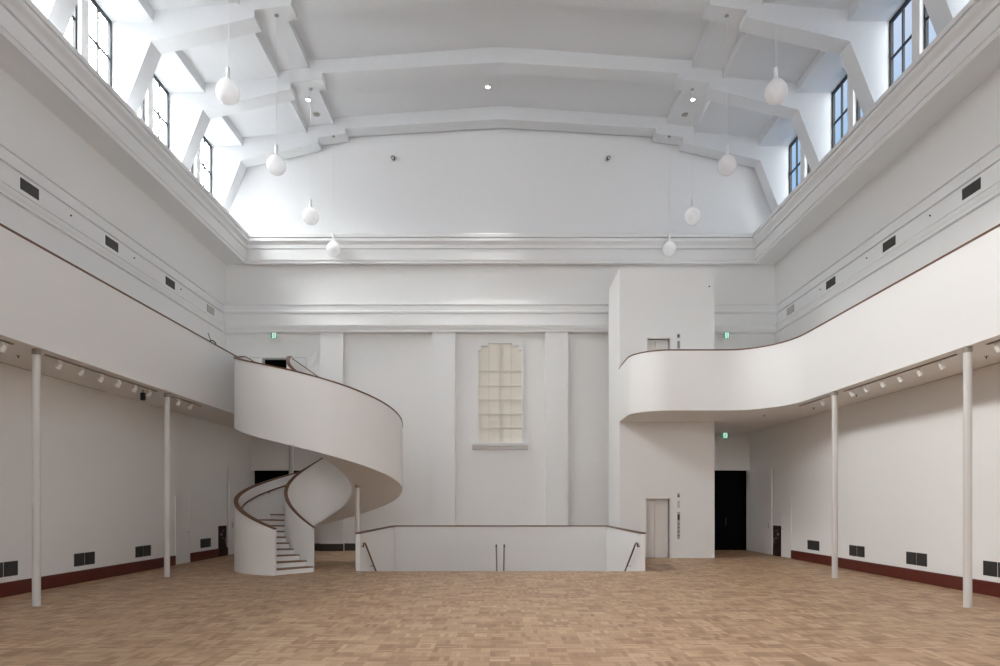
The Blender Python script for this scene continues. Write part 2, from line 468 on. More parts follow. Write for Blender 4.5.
# ------------------------------------------------------------------ doorways and doors
def dark_doorway(name, label, hole, depth=1.6):
    x0, x1, z0, z1 = hole
    t = thing(name, label, 'doorway', ((x0 + x1) / 2, YB, z0), kind='structure')
    w = (x1 - x0) / 2; h = z1 - z0
    bm = nb()
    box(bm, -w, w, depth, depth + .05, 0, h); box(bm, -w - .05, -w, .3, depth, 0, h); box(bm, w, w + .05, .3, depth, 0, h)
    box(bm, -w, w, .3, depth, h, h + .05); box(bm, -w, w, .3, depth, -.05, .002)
    obj('unlit_lobby_lining', bm, 'black', t)  # black colour stands in for the unlit room behind
    return t
d = dark_doorway('door_1', 'black open doorway under the gallery beside the elevator tower', DR)
def wide_leaf(parent, sgn):
    """door leaf folded back against the side wall; parent origin at (.., YB, 0)"""
    px = parent.location.x
    a = (sgn * 9.562 - px, -.02); b = (sgn * 9.535 - px, -2.28)
    bm = nb()
    band(bm, [a, b], [(a[0] + sgn * .05, a[1]), (b[0] + sgn * .05, b[1])], [.01, .01], [3.08, 3.08])
    o = obj('door_leaf', bm, 'white', parent)
    bm = nb(); tube(bm, [(b[0] - sgn * .05, b[1] + .12, .95), (b[0] - sgn * .05, b[1] + .12, 1.15)], .014, 8)
    obj('door_handle', bm, 'steel', o)
wide_leaf(d, 1)
# leaf inside the doorway, coloured black for the darkness of the unlit lobby
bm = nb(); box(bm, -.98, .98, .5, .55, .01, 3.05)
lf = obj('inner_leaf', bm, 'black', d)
bm = nb(); tube(bm, [(.3, .45, .95), (.3, .45, 1.25)], .015, 8); obj('door_handle', bm, 'darkmetal', lf)
d = dark_doorway('door_2', 'black open doorway behind the spiral stair under the gallery', DL)
wide_leaf(d, -1)
bm = nb(); box(bm, -.98, .98, .5, .55, .01, 3.05); lf = obj('inner_leaf', bm, 'black', d)  # leaf again coloured black for the lobby's lack of light
bm = nb(); tube(bm, [(-.3, .45, .95), (-.3, .45, 1.25)], .015, 8); obj('door_handle', bm, 'darkmetal', lf)
d = dark_doorway('door_3', 'half open double door on the upper gallery behind the stair head', DU)
bm = nb(); box(bm, .57 + .005, 1.11, -.012, .02, 0, 7.43 - ZF); lf = obj('door_leaf', bm, 'white', d)
bm = nb(); tube(bm, [(.64, -.05, .95), (.64, -.05, 1.15)], .014, 8); obj('door_handle', bm, 'steel', lf)
bm = nb()
for a, b, c, e in ((-1.05, 1.13, 2.35, 2.38), (-1.05, -1.02, 0, 2.35), (1.115, 1.14, 0, 2.35)):
    box(bm, a, b, -.014, .01, c, e)
obj('door_frame', bm, 'column', d)

def flush_door(name, label, sgn, y0, y1):
    t = thing(name, label, 'door', (sgn * XL, (y0 + y1) / 2, 0), kind='structure')
    w = (y1 - y0) / 2
    bm = nb(); box(bm, -sgn * .012, sgn * .02, -w + .012, w - .012, .01, 1.985)
    lf = obj('door_leaf', bm, 'white', t)
    bm = nb()
    for a, b, c, e in ((-w - .035, -w, 0, 2.03), (w, w + .035, 0, 2.03), (-w, w, 1.997, 2.03)):
        box(bm, -sgn * .02, sgn * .02, a, b, c, e)
    obj('door_frame', bm, 'white', t)
    bm = nb(); tube(bm, [(-sgn * .012, w - .1, .95), (-sgn * .05, w - .1, .95), (-sgn * .05, w - .2, .95)], .012, 8)
    obj('door_handle', bm, 'steel', lf)
flush_door('door_4', 'narrow white flush door in the wall under the darker gallery', -1, 19.75, 20.6)
flush_door('door_5', 'narrow white flush door in the brightly lit wall under the gallery', 1, 22.08, 22.78)

# ------------------------------------------------------------------ galleries (balconies)
def gallery_parapet(parent, path, inward, zb=ZS, zt=ZR):
    A = path; B = offset(path, inward)
    n = len(A)
    bm = nb(); band(bm, A, B, [zb] * n, [zt] * n)
    obj('parapet', bm, 'white', parent, smooth=25)
    A2 = offset(path, -math.copysign(.012, inward)); B2 = offset(path, inward + math.copysign(.012, inward))
    bm = nb(); band(bm, A2, B2, [zt] * n, [zt + .036] * n)
    obj('handrail', bm, 'wood', parent, smooth=25)

gl = thing('balcony', 'long straight white balcony on slim columns, joined by the spiral stair', 'balcony', (0, 0, 0))
pathL = [(-XG, Y0)] + [(-XG, y) for y in (0, 10, 20.2)] + [(-XG + .02, 20.36), (-XG + .08, 20.45), (-XG + .17, 20.49)]
gallery_parapet(gl, pathL, -.10)
bm = nb()
prism_z(bm, [(-XG - .1, Y0), (-XG - .1, 20.3), (-7.9, 20.45), (-6.45, 20.45), (-6.45, YB), (-XL, YB), (-XL, Y0)], ZS + .001, ZF)
obj('slab', bm, 'wall', gl)

gr = thing('balcony', 'white balcony on slim columns whose end curves round in front of the elevator tower', 'balcony', (0, 0, 0))
pathR = [(XG, Y0), (XG, 0), (XG, 9), (XG, 15), (XG, 17.2)]
for i in range(15):
    t = i / 14 * PI / 2
    pathR.append((6.6 + 1.45 * math.cos(t), 17.6 + 1.87 * math.sin(t)))
pathR += [(6.2, 19.47), (5.6, 19.47)]
for i in range(15):
    t = i / 14 * PI / 2
    pathR.append((5.0 - 1.08 * math.sin(t), 20.55 - 1.08 * math.cos(t)))
pathR += [(3.92, 21.2), (3.925, 21.8), (3.95, 22.2)]
gallery_parapet(gr, pathR, .10)
bm = nb()
inn = offset(pathR, .05)
prism_z(bm, inn + [(3.99, 22.19), (7.13, 22.19), (7.13, YB), (XL, YB), (XL, Y0)], ZS + .001, ZF)
obj('slab', bm, 'wall', gr)

# linear air slots beside the wall under the galleries
for sgn, l in ((-1, 'thin dark air slot along the wall head under the darker balcony'), (1, 'dark meshed air slot along the wall head under the brighter balcony')):
    t = thing('ceiling_air_vent', l, 'air grille', (sgn * 9.59, 12, ZS))
    bm = nb(); box(bm, -.016, .016, -6, 6.0 if sgn > 0 else 4.2, -.012, 0); obj('slot', bm, 'rubber', t)
    bm = nb()
    for x in (-.022, .016): box(bm, x, x + .006, -6, 6.0 if sgn > 0 else 4.2, -.014, 0)
    obj('slot_rim', bm, 'wall', t)
    if sgn > 0:
        bm = nb()
        for i in range(60): box(bm, -.12, -.03, -6 + i * .1, -6 + i * .1 + .06, -.016, 0)
        for x in (-.13, -.03): box(bm, x, x + .01, -6, .02, -.018, 0)
        obj('mesh', bm, 'greybase', t)

# ------------------------------------------------------------------ columns
def column(x, y, h, r, label, group='slim columns under the balconies'):
    t = thing('support_column', label, 'column', (x, y, 0), group)
    bm = nb(); lathe(bm, [(0, 0), (r, 0), (r, h), (0, h)], seg=32); obj('shaft', bm, 'column', t, smooth=40)
    bm = nb(); lathe(bm, [(0, h - .10), (r + .004, h - .10), (r + .004, h - .001), (0, h - .001)], seg=32); obj('collar', bm, 'track', t, smooth=40)
    bm = nb(); lathe(bm, [(0, .001), (r + .006, .001), (r + .006, .025), (0, .025)], seg=32); obj('base_ring', bm, 'column', t, smooth=40)
column(-8.19, 11.77, ZS, .067, 'nearest grey column under the darker balcony on the left')
column(-8.22, 16.44, ZS, .067, 'farther grey column under the darker balcony on the left')
column(8.125, 11.6, ZS, .067, 'nearest pale column under the brighter balcony on the right')
column(8.12, 16.2, ZS, .067, 'farther pale column under the brighter balcony on the right')
column(-6.68, 21.3, ZS, .075, 'grey column behind the spiral stair, supporting the stair head landing')

# ------------------------------------------------------------------ spiral stair
SC = (-5.10, 18.95)
KN = [(0, 1.155), (58, 1.86), (170, 3.15), (251.6, 4.07), (295, 4.53), (334.6, 4.94), (376, 5.34), (418, 5.75), (440, 5.97)]
def rail_z(s):
    if s <= 0: return KN[0][1]
    for (a, za), (b, zb_) in zip(KN, KN[1:]):
        if s <= b: return za + (zb_ - za) * (s - a) / (b - a)
    return KN[-1][1]
def rail_zs(s):  # smoothed
    return sum(rail_z(min(440, max(0, s + d)) + 0) for d in (-16, -8, 0, 8, 16)) / 5 if 16 < s < 424 else rail_z(s)
def po(s, dr=0.0):
    e = math.exp(-s / 40); th = R(-100 - s - 4.5 * e)
    return (SC[0] + (2.29 + dr) * math.cos(th), SC[1] + (2.29 + dr) * math.sin(th))
def pi_(s, dr=0.0):
    lag = 23 / (1 + math.exp((s - 170) / 40)) - 5.5 * math.exp(-s / 30)   # inner ends of the steps trail the outer ones
    th = R(-100 - s + lag)
    r = .86 + .38 * math.exp(-s / 42) + dr
    return (SC[0] + r * math.cos(th), SC[1] + r * math.sin(th))
SS = [i * 4.0 for i in range(0, 111)]
def tail(a, b, n=8):
    """smooth run-out from the circle (heading +y) to x of b"""
    out = []
    for i in range(1, n + 1):
        t = i / n; w = t * t * (3 - 2 * t)
        out.append((a[0] + (b[0] - a[0]) * w, a[1] + (b[1] - a[1]) * t))
    return out
st = thing('spiral_staircase', 'white spiral staircase with solid curved walls and wooden handrails rising to the balcony', 'staircase', (SC[0], SC[1], 0))
def put(name, bm, m, parent=None, smooth=None):
    bmesh.ops.translate(bm, verts=bm.verts[:], vec=(-SC[0], -SC[1], 0))
    return obj(name, bm, m, parent or st, smooth=smooth)
DROP = 1.86
def stair_wall(name, fn, dr, endx, yend, tailrail):
    a = [fn(s) for s in SS]; b = [fn(s, dr) for s in SS]
    zt = [rail_zs(s) for s in SS]
    n0 = len(SS)
    ta = tail(a[-1], (endx[0], 20.45)); tb = tail(b[-1], (endx[1], 20.45))
    a += ta; b += tb
    zt += [5.97 + (ZR - 5.97) * (i + 1) / len(ta) for i in range(len(ta))]
    a.append((endx[0], yend)); b.append((endx[1], yend)); zt.append(ZR)
    zb_ = [max(0.0, z - DROP) for z in zt]
    zb_[-1] = max(zb_[-1], ZS)
    bm = nb(); band(bm, a, b, zb_, zt)
    w = put(name, bm, 'white', smooth=25)
    # wooden capping
    if dr < 0: a2 = [fn(s, .012) for s in SS] + a[n0:]; b2 = [fn(s, dr - .012) for s in SS] + b[n0:]
    else: a2 = [fn(s, -.012) for s in SS] + a[n0:]; b2 = [fn(s, dr + .012) for s in SS] + b[n0:]
    bm = nb(); band(bm, a2, b2, zt, [z + .04 for z in zt])
    put('handrail', bm, 'wood', smooth=25)
    return a, b, zt
oa, ob, ozt = stair_wall('outer_wall', po, -.09, (-7.87, -7.79), 22.2, True)
ia, ib, izt = stair_wall('inner_wall', pi_, .07, (-6.44, -6.52), YB - .02, True)
# soffit
idx = [i for i in range(len(SS) + 8) if ozt[i] - DROP > 0.05]
A = [ob[i] for i in idx]; B = [ia[i] for i in idx]; zz = [ozt[i] - DROP for i in idx]
bm = nb(); band(bm, A, B, [z + .004 for z in zz], [z + .06 for z in zz]); put('soffit', bm, 'white', smooth=25)
# steps
def s_for(z):
    lo, hi = 0.0, 440.0
    if rail_zs(440) < z: return 440 + (z - 5.97) / (ZR - 5.97) * 40
    for _ in range(40):
        m_ = (lo + hi) / 2
        if rail_zs(m_) < z: lo = m_
        else: hi = m_
    return lo
def both(s):
    if s <= 440: return po(s, -.085), pi_(s, .065)
    t = min(1, (s - 440) / 40); w = t * t * (3 - 2 * t)
    a0, b0 = po(440, -.085), pi_(440, .065)
    return (a0[0] + (-7.8 - a0[0]) * w, a0[1] + 1.5 * t), (b0[0] + (-6.5 - b0[0]) * w, b0[1] + 1.5 * t)
NST = 34
for kst in range(1, NST):
    z = ZF * kst / NST
    s0 = s_for(1.0 + z); s1 = s_for(1.0 + z + ZF / NST)
    if kst == 1: s0 = 1.0
    ss = [s0 + (s1 + 1.5 - s0) * i / 4 for i in range(5)]
    P = [both(s) for s in ss]
    low = max(0.0, rail_zs(min(s0, 440)) - DROP + .05) if kst > 8 else 0.0
    lowb = min(low, z - .3) if kst > 8 else 0
    bm = nb(); band(bm, [p[0] for p in P], [p[1] for p in P], [max(0, z - .36)] * 5, [z - .03] * 5)
    step = put('step', bm, 'white')
    ss2 = [s0 - 1.0 + (s1 + 1.5 - s0) * i / 4 for i in range(5)]
    P2 = [both(max(0.4, s)) for s in ss2]
    bm = nb(); band(bm, [p[0] for p in P2], [p[1] for p in P2], [z - .03] * 5, [z] * 5)
    tr = obj('tread', (bmesh.ops.translate(bm, verts=bm.verts[:], vec=(-SC[0], -SC[1], 0)), bm)[1], 'tread', step)
# grab rail inside the outer wall
gs = [14 + i * 5 for i in range(86)]
bm = nb(); tube(bm, [(*po(s, -.17), rail_zs(s) - .27) for s in gs], .024, 8)
grab = put('grab_rail', bm, 'wood', smooth=60)
for s in range(30, 430, 40):
    p, q = po(s, -.09), po(s, -.17)
    bm = nb(); tube(bm, [(*p, rail_zs(s) - .33), (*q, rail_zs(s) - .33), (*q, rail_zs(s) - .28)], .008, 6)
    put('rail_bracket', bm, 'darkmetal', grab)
# little dark switch on the wall inside the stair
bm = nb(); p = po(10, -.1); box(bm, p[0] - .03, p[0] + .03, p[1] - .03, p[1] + .03, .72, .9); put('switch_plate', bm, 'rubber')
# slim post under the stair
column(-4.06, 18.95, 2.36, .062, 'slim grey post under the spiral stair beside the white stairwell wall', 'posts under the spiral stair')

# ------------------------------------------------------------------ stairwell parapet round the opening
sw = thing('stairwell_parapet', 'low white U-shaped wall with wooden cap around the descending stair', 'parapet', (0, PY0, 0))
T = .12; ZP = 1.0
bm = nb()
prism_z(bm, [(-PX - T, 0.02), (-PX, 0.02), (-PX, PY1 - PY0), (PX, PY1 - PY0), (PX, 0.02), (PX + T, 0.02), (PX + T, PY1 - PY0 + T), (-PX - T, PY1 - PY0 + T)], -3.7, ZP)
obj('parapet', bm, 'white', sw, bevel=.006)
bm = nb()
e = .015
prism_z(bm, [(-PX - T - e, 0.0), (-PX + e, 0.0), (-PX + e, PY1 - PY0 - e), (PX - e, PY1 - PY0 - e), (PX - e, 0.0), (PX + T + e, 0.0), (PX + T + e, PY1 - PY0 + T + e), (-PX - T - e, PY1 - PY0 + T + e)], ZP, ZP + .035)
obj('handrail', bm, 'wood', sw)
def side_handrail(sgn, label):
    x = sgn * (PX - .08)
    t = thing('handrail', label, 'handrail', (x, PY0 + .1, 0), 'handrails down the stairwell')
    bm = nb()
    tube(bm, [(0, -.06, .64), (0, -.06, .72), (0, 0, .74), (0, .14, .74), (0, .24, .70), (0, 4.5, -1.8)], .024, 10)
    obj('rail', bm, 'wood', t, smooth=50)
    for y, z in ((.02, .70), (1.3, .05), (2.6, -.72)):
        bm = nb(); tube(bm, [(sgn * .08, y, z - .04), (0, y, z - .04), (0, y, z + .02)], .009, 8); obj('bracket', bm, 'darkmetal', t)
side_handrail(-1, 'sloping wooden handrail inside the stairwell parapet at the spiral stair side')
side_handrail(1, 'sloping wooden handrail inside the stairwell parapet at the elevator side')
for x, l in ((-.115, 'slim metal post and handrail in the middle of the stairwell, nearer the spiral stair'), (.10, 'slim metal post and handrail in the middle of the stairwell, nearer the elevator')):
    t = thing('center_handrail', l, 'handrail', (x, PY0 + .12, 0), 'central handrails of the stairwell')
    bm = nb(); tube(bm, [(0, 0, -.17), (0, 0, .66)], .010, 10); obj('post', bm, 'steel', t, smooth=50)
    bm = nb(); tube(bm, [(0, -.10, .66), (0, -.03, .69), (0, .1, .69), (0, .2, .65), (0, 4.4, -1.8)], .02, 10); obj('rail', bm, 'darkmetal', t, smooth=50)
    bm = nb(); tube(bm, [(0, 2.2, -1.36), (0, 2.2, -.5)], .014, 10); obj('post', bm, 'steel', t, smooth=50)

# ------------------------------------------------------------------ elevator tower
EY = 22.2; EX0, EX1 = 3.965, 7.125; EYB = 24.45; EZ = 9.66
k2 = EY / 667.0
def ex(v): return (v - 500.5) * k2
def ez(v): return 1.8 + (504 - v) * k2
el = thing('elevator_tower', 'tall square white elevator tower rising past the curved balcony', 'elevator', ((EX0 + EX1) / 2, EY, 0))
ox = (EX0 + EX1) / 2
H1 = (ex(646.5), ex(669.3), 0.0, ez(499)); H2 = (ex(647.5), ex(669.5), ZF, ez(338.8))
bm = nb()
wall_with_holes(bm, EY, EY + .16, EX0, EX1, 0, EZ, [H1, H2])
box(bm, EX0, EX0 + .12, EY + .16, EYB, 0, EZ); box(bm, EX1 - .12, EX1, EY + .16, EYB, 0, EZ)
box(bm, EX0 + .12, EX1 - .12, EYB - .12, EYB, 0, EZ); box(bm, EX0 + .12, EX1 - .12, EY + .16, EYB - .12, EZ - .15, EZ)
bmesh.ops.remove_doubles(bm, verts=bm.verts[:], dist=1e-5)
bmesh.ops.translate(bm, verts=bm.verts[:], vec=(-ox, -EY, 0))
obj('shaft', bm, 'white', el)
for hx0, hx1, hz0, hz1 in (H1, H2):
    a, b = hx0 - ox, hx1 - ox
    sx = a + (b - a) * .38
    d1 = None
    for q0, q1, dy in ((a, sx, .11), (sx, b, .14)):
        bm = nb(); box(bm, q0 + .008, q1 - .008, dy, dy + .03, hz0 + .01, hz1); obj('door', bm, 'elev', el, bevel=.004)
    bm = nb()
    for c0, c1, c2, c3 in ((a - .045, a, hz0, hz1 + .045), (b, b + .045, hz0, hz1 + .045), (a, b, hz1, hz1 + .045)):
        box(bm, c0, c1, -.03, .11, c2, c3)
    obj('door_frame', bm, 'elev', el)
    bm = nb(); box(bm, a, b, .0, .12, hz0, hz0 + .012); obj('threshold', bm, 'steel', el)
def plate(name, x0, x1, z0, z1, m, parent, d=.015, y=0.0):
    bm = nb(); box(bm, x0 - ox, x1 - ox, y - d, y, z0, z1); return obj(name, bm, m, parent, bevel=.003)
cx0, cx1 = ex(677.2), ex(679.9)
pn = plate('call_panel', cx0, cx1, ez(539), ez(512), 'steel', el)
plate('display', cx0 + .012, cx1 - .012, ez(520), ez(514.5), 'rubber', pn, .004, -.015)
for v in (524, 527.5, 531.5, 535.5):
    bm = nb()
    lathe(bm, [(0, 0), (.022, 0), (.022, .008), (0, .008)], seg=14)
    bmesh.ops.rotate(bm, verts=bm.verts[:], cent=(0, 0, 0), matrix=__import__('mathutils').Matrix.Rotation(R(90), 3, 'X'))
    bmesh.ops.translate(bm, verts=bm.verts[:], vec=((cx0 + cx1) / 2 - ox, -.015, ez(v)))
    obj('button', bm, 'darkmetal', pn)
nt_ = plate('notice_plate', cx0, cx1, ez(508), ez(500.5), 'column', el, .008)
for v in (502.2, 504.2, 506.2): plate('notice_mark', cx0 + .02, cx1 - .02, ez(v) - .012, ez(v) + .012, 'steel', nt_, .003, -.008)
s_ = plate('elevator_sign', cx0, cx1, ez(497.5), ez(493.2), 'steel', el, .01)
plate('pictogram', cx0 + .02, cx1 - .02, ez(497), ez(495), 'rubber', s_, .003, -.01)
plate('call_panel', ex(677.3), ex(680), ez(348.5), ez(341), 'ventgrey', el)
s_ = plate('elevator_sign', ex(677), ex(680), ez(338), ez(333.8), 'steel', el, .01)
plate('pictogram', ex(677.7), ex(679.3), ez(337), ez(335), 'rubber', s_, .003, -.01)
plate('sensor', ex(708.6), ex(709.8), ez(287.2), ez(286), 'rubber', el, .03)

# ------------------------------------------------------------------ pendant globes
def pendant(x, y, label):
    t = thing('pendant_lamp', label, 'pendant lamp', (x, y, 11.37), 'globe pendant lamps')
    prof = []
    for i in range(0, 19):
        a = -PI / 2 + (PI / 2 + R(38)) * i / 18
        prof.append((.264 * math.cos(a), .272 * math.sin(a)))
    prof += [(.185, .205), (.15, .238), (.115, .262), (.085, .276), (0, .276)]
    bm = nb(); lathe(bm, prof, seg=40); g = obj('globe', bm, 'opal', t, smooth=50)
    bm = nb(); lathe(bm, [(0, .268), (.10, .268), (.075, .30), (.05, .315), (.046, .33), (.046, .56), (.04, .57), (0, .572)], seg=24); obj('neck', bm, 'pendwhite', t, smooth=40)
    top = 15.6 - 11.37
    bm = nb(); tube(bm, [(0, 0, .56), (0, 0, top)], .006, 8); obj('cable', bm, 'cable', t)
    bm = nb(); lathe(bm, [(0, top + .03), (.06, top + .03), (.06, top - .015), (.02, top - .03), (0, top - .03)], seg=20); obj('ceiling_rose', bm, 'ventgrey', t, smooth=40)
    return t
pn_l = ['nearest globe pendant', 'second nearest globe pendant', 'third nearest globe pendant', 'farthest globe pendant']
for sgn, side in ((-1, 'left'), (1, 'right')):
    for i, yy in enumerate((15.5, 18.85, 22.2, 25.05)):
        pendant(sgn * (6.33, 6.33, 6.32, 6.27)[i] + (.07 if sgn > 0 else 0), yy, f'{pn_l[i]} with white opal glass in the {side} row')

# ------------------------------------------------------------------ ceiling downlights and discs
def zdeck(x):
    x = abs(x)
    if x < 6.25: return 16.73 - .45 * x / 6.25
    if x < 7.25: return 16.06 - .12 * (x - 6.3)
    return 15.76 - .09 * (x - 7.3)
for x, y, l in ((-6.75, 23.4, 'small lit downlight in the stepped ceiling bay on the left'), (-.45, 23.8, 'small lit downlight near the ceiling ridge'),
                (6.75, 23.4, 'small lit downlight in the stepped ceiling bay on the right')):
    t = thing('downlight', l, 'ceiling light', (x, y, zdeck(x)), 'lit ceiling downlights')
    bm = nb(); lathe(bm, [(.065, .02), (.065, -.03), (.10, -.03), (.105, 0), (.105, .03)], seg=24); obj('trim_ring', bm, 'pendwhite', t, smooth=40)
    bm = nb(); lathe(bm, [(0, -.022), (.065, -.022), (.065, 0), (0, 0)], seg=24); obj('lamp', bm, 'lamp', t)
    ld = bpy.data.lights.new('downlight_beam', 'SPOT'); ld.energy = 1000; ld.spot_size = R(48); ld.spot_blend = .7; ld.shadow_soft_size = .08; ld.color = (1, .97, .93)
    lo = bpy.data.objects.new('downlight_beam', ld); COL.objects.link(lo); lo.location = (x, y, zdeck(x) - .06)
for x, l in ((-6.74, 'flat grey ceiling disc beside the lit downlight on the left'), (6.74, 'flat grey ceiling disc beside the lit downlight on the right')):
    t = thing('ceiling_speaker', l, 'ceiling speaker', (x, 24.32, zdeck(x)), 'grey ceiling discs')
    bm = nb(); lathe(bm, [(0, -.015), (.13, -.015), (.15, 0), (.15, .03)], seg=28); obj('grille', bm, 'ventgrey', t, smooth=40)
    bm = nb(); lathe(bm, [(.15, -.012), (.17, -.012), (.175, .0), (.175, .03)], seg=28); obj('rim', bm, 'pendwhite', t, smooth=40)

# ------------------------------------------------------------------ security cameras on the gable
for x, l in ((-4.1, 'small security camera on the gable wall, left of the ridge'), (4.13, 'small security camera on the gable wall, right of the ridge')):
    t = thing('security_camera', l, 'camera', (x, YB - .06, 15.07), 'security cameras on the gable wall')
    bm = nb(); box(bm, -.05, .05, -.04, 0, -.02, .1); obj('bracket', bm, 'pendwhite', t, bevel=.006)
    bm = nb(); tube(bm, [(0, -.02, 0.03), (0, -.12, 0.0), (0, -.26, -.06)], [.06, .075, .07], 14); obj('body', bm, 'rubber', t, smooth=40)
    bm = nb(); tube(bm, [(0.0, -.255, -.06), (0, -.275, -.068)], .045, 14); obj('lens', bm, 'steel', t)

# ------------------------------------------------------------------ exit signs
def exit_sign(x, z, label):
    t = thing('exit_sign', label, 'exit sign', (x, YB - .22, z), 'green running figure exit signs')
    w, h = .12, .110
    bm = nb(); box(bm, -.03, .03, 0, .22, -.04, .04); obj('wall_bracket', bm, 'pendwhite', t)
    bm = nb(); box(bm, -w, w, -.05, 0, -h, h); b_ = obj('housing', bm, 'pendwhite', t, bevel=.006)
    bm = nb(); box(bm, -w + .008, w - .008, -.056, -.05, -h + .008, h - .008); obj('face', bm, 'green', t)
    bm = nb(); box(bm, -.065, .075, -.059, -.056, -.085, .10); obj('doorway_symbol', bm, 'signwhite', t)
    bm = nb()   # running figure, flat
    def bar(p, q, r):
        p = Vector((p[0], p[1])); q = Vector((q[0], q[1])); d = (q - p).normalized(); n = Vector((-d.y, d.x)) * r
        vs = [(p + n), (q + n), (q - n), (p - n)]
        a = [bm.verts.new((v.x, -.0625, v.y)) for v in vs]; b = [bm.verts.new((v.x, -.059, v.y)) for v in vs]
        bm.faces.new(a); bm.faces.new(b[::-1])
        for i in range(4): bm.faces.new((a[i], a[(i+1) % 4], b[(i+1) % 4], b[i]))
    bar((.012, .05), (-.002, -.015), .016); bar((-.002, -.015), (-.035, -.045), .011); bar((-.035, -.045), (-.06, -.045), .009)
    bar((-.002, -.015), (.03, -.045), .011); bar((.03, -.045), (.022, -.085), .010)
    bar((.012, .045), (-.03, .025), .008); bar((.012, .045), (.045, .03), .008); bar((.045, .03), (.055, .055), .007)
    vs = [bm.verts.new((.02 + .017 * math.cos(2*PI*k/12), -.0625, .078 + .017 * math.sin(2*PI*k/12))) for k in range(12)]
    bm.faces.new(vs)
    obj('running_figure', bm, 'green', t)
k3 = (YB - .28) / 667.0
exit_sign((273.8 - 500.5) * k3, 1.8 + (504 - 335.4) * k3, 'green exit sign above the upper balcony door beside the spiral stair')
exit_sign((726.8 - 500.5) * k3, 1.8 + (504 - 335.4) * k3, 'green exit sign on the end wall above the balcony, beside the elevator tower')
exit_sign((725.3 - 500.5) * k3, 1.8 + (504 - 435.6) * k3, 'green exit sign over the black doorway under the balcony')

# ------------------------------------------------------------------ lighting tracks and spotlights
XT = 8.3
for sgn, where in ((-1, 'darker'), (1, 'brighter')):
    for a, b, l in ((7.5, 11.35, 'nearest the camera'), (12.1, 16.1, 'between the two columns'), (16.75, 18.5, 'beyond the far column')):
        t = thing('lighting_track', f'slim lighting track under the {where} balcony, {l}', 'lighting track', (sgn * XT, (a + b) / 2, ZS), 'tracks under the balconies')
        h = (b - a) / 2
        bm = nb(); box(bm, -.018, .018, -h, h, -.022, 0); obj('channel', bm, 'track', t)
        bm = nb(); box(bm, -.02, .02, -h - .02, -h, -.026, 0); box(bm, -.02, .02, h, h + .02, -.026, 0); obj('end_cap', bm, 'spot', t)
def make_spot():
    t = thing('track_spotlight', '', 'spotlight', (0, 0, 0), 'track spotlights under the balconies')
    bm = nb(); box(bm, -.018, .018, -.07, .07, -.06, -.0265); obj('adapter', bm, 'spot', t, bevel=.005)
    bm = nb(); tube(bm, [(0, 0, -.055), (0, 0, -.1)], .010, 10); obj('stem', bm, 'spot', t)
    bm = nb()
    tube(bm, [(-.028, 0, -.085), (0.0, 0, -.125), (.035, 0, -.175)], [.03, .04, .048], 18)
    hd = obj('head', bm, 'spot', t, smooth=50)
    bm = nb(); tube(bm, [(.034, 0, -.1737), (.0375, 0, -.1785)], .040, 18); obj('reflector', bm, 'lens', hd)
    return t
proto = make_spot(); first = True
sL = [(11.14, 'just before the near column'), (12.56, 'first beyond the near column'), (13.22, 'second beyond the near column'), (13.87, 'third beyond the near column'),
      (14.5, 'fourth beyond the near column'), (15.15, 'fifth beyond the near column'), (15.77, 'last before the far column'), (17.2, 'first beyond the far column'), (17.86, 'last one, nearest the spiral stair')]
for sgn, where, lst in ((-1, 'darker', sL), (1, 'brighter', sL[:8])):
    for y, l in lst:
        o = proto if first else copy_tree(proto); first = False
        if sgn > 0 and y == 17.2: l = 'the only one beyond the far column'
        o.location = (sgn * XT, y, ZS); o.rotation_euler = (0, 0, 0 if sgn > 0 else PI)
        o['label'] = f'white spotlight under the {where} balcony, {l}'
# black hanging fixture next to a spotlight, left
t = thing('hanging_speaker', 'small black fixture hanging under the darker balcony beside a white spotlight', 'speaker', (-8.55, 15.95, ZS))
bm = nb(); tube(bm, [(0, 0, 0), (0, 0, -.08)], .01, 8); obj('stem', bm, 'darkmetal', t)
bm = nb(); box(bm, -.045, .045, -.05, .05, -.25, -.07); obj('body', bm, 'rubber', t, bevel=.008)
# soffit sprinklers
for x, y, l in ((-8.85, 12.24, 'tiny sprinkler in the soffit by the near column of the darker balcony'), (8.96, 12.3, 'tiny sprinkler in the soffit just behind the near pale column'),
                (8.88, 16.64, 'tiny sprinkler in the soffit by the far pale column'), (8.88, 18.9, 'tiny sprinkler in the soffit beyond the far pale column'), (8.1, 20.46, 'tiny sprinkler in the soffit near the elevator tower')):
    t = thing('ceiling_sprinkler', l, 'sprinkler', (x, y, ZS), 'soffit sprinklers')
    bm = nb(); lathe(bm, [(0, -.012), (.035, -.012), (.04, 0), (0, 0)], seg=16); obj('plate', bm, 'steel', t)
    bm = nb(); tube(bm, [(0, 0, -.01), (0, 0, -.05)], .012, 8); obj('nozzle', bm, 'darkmetal', t)

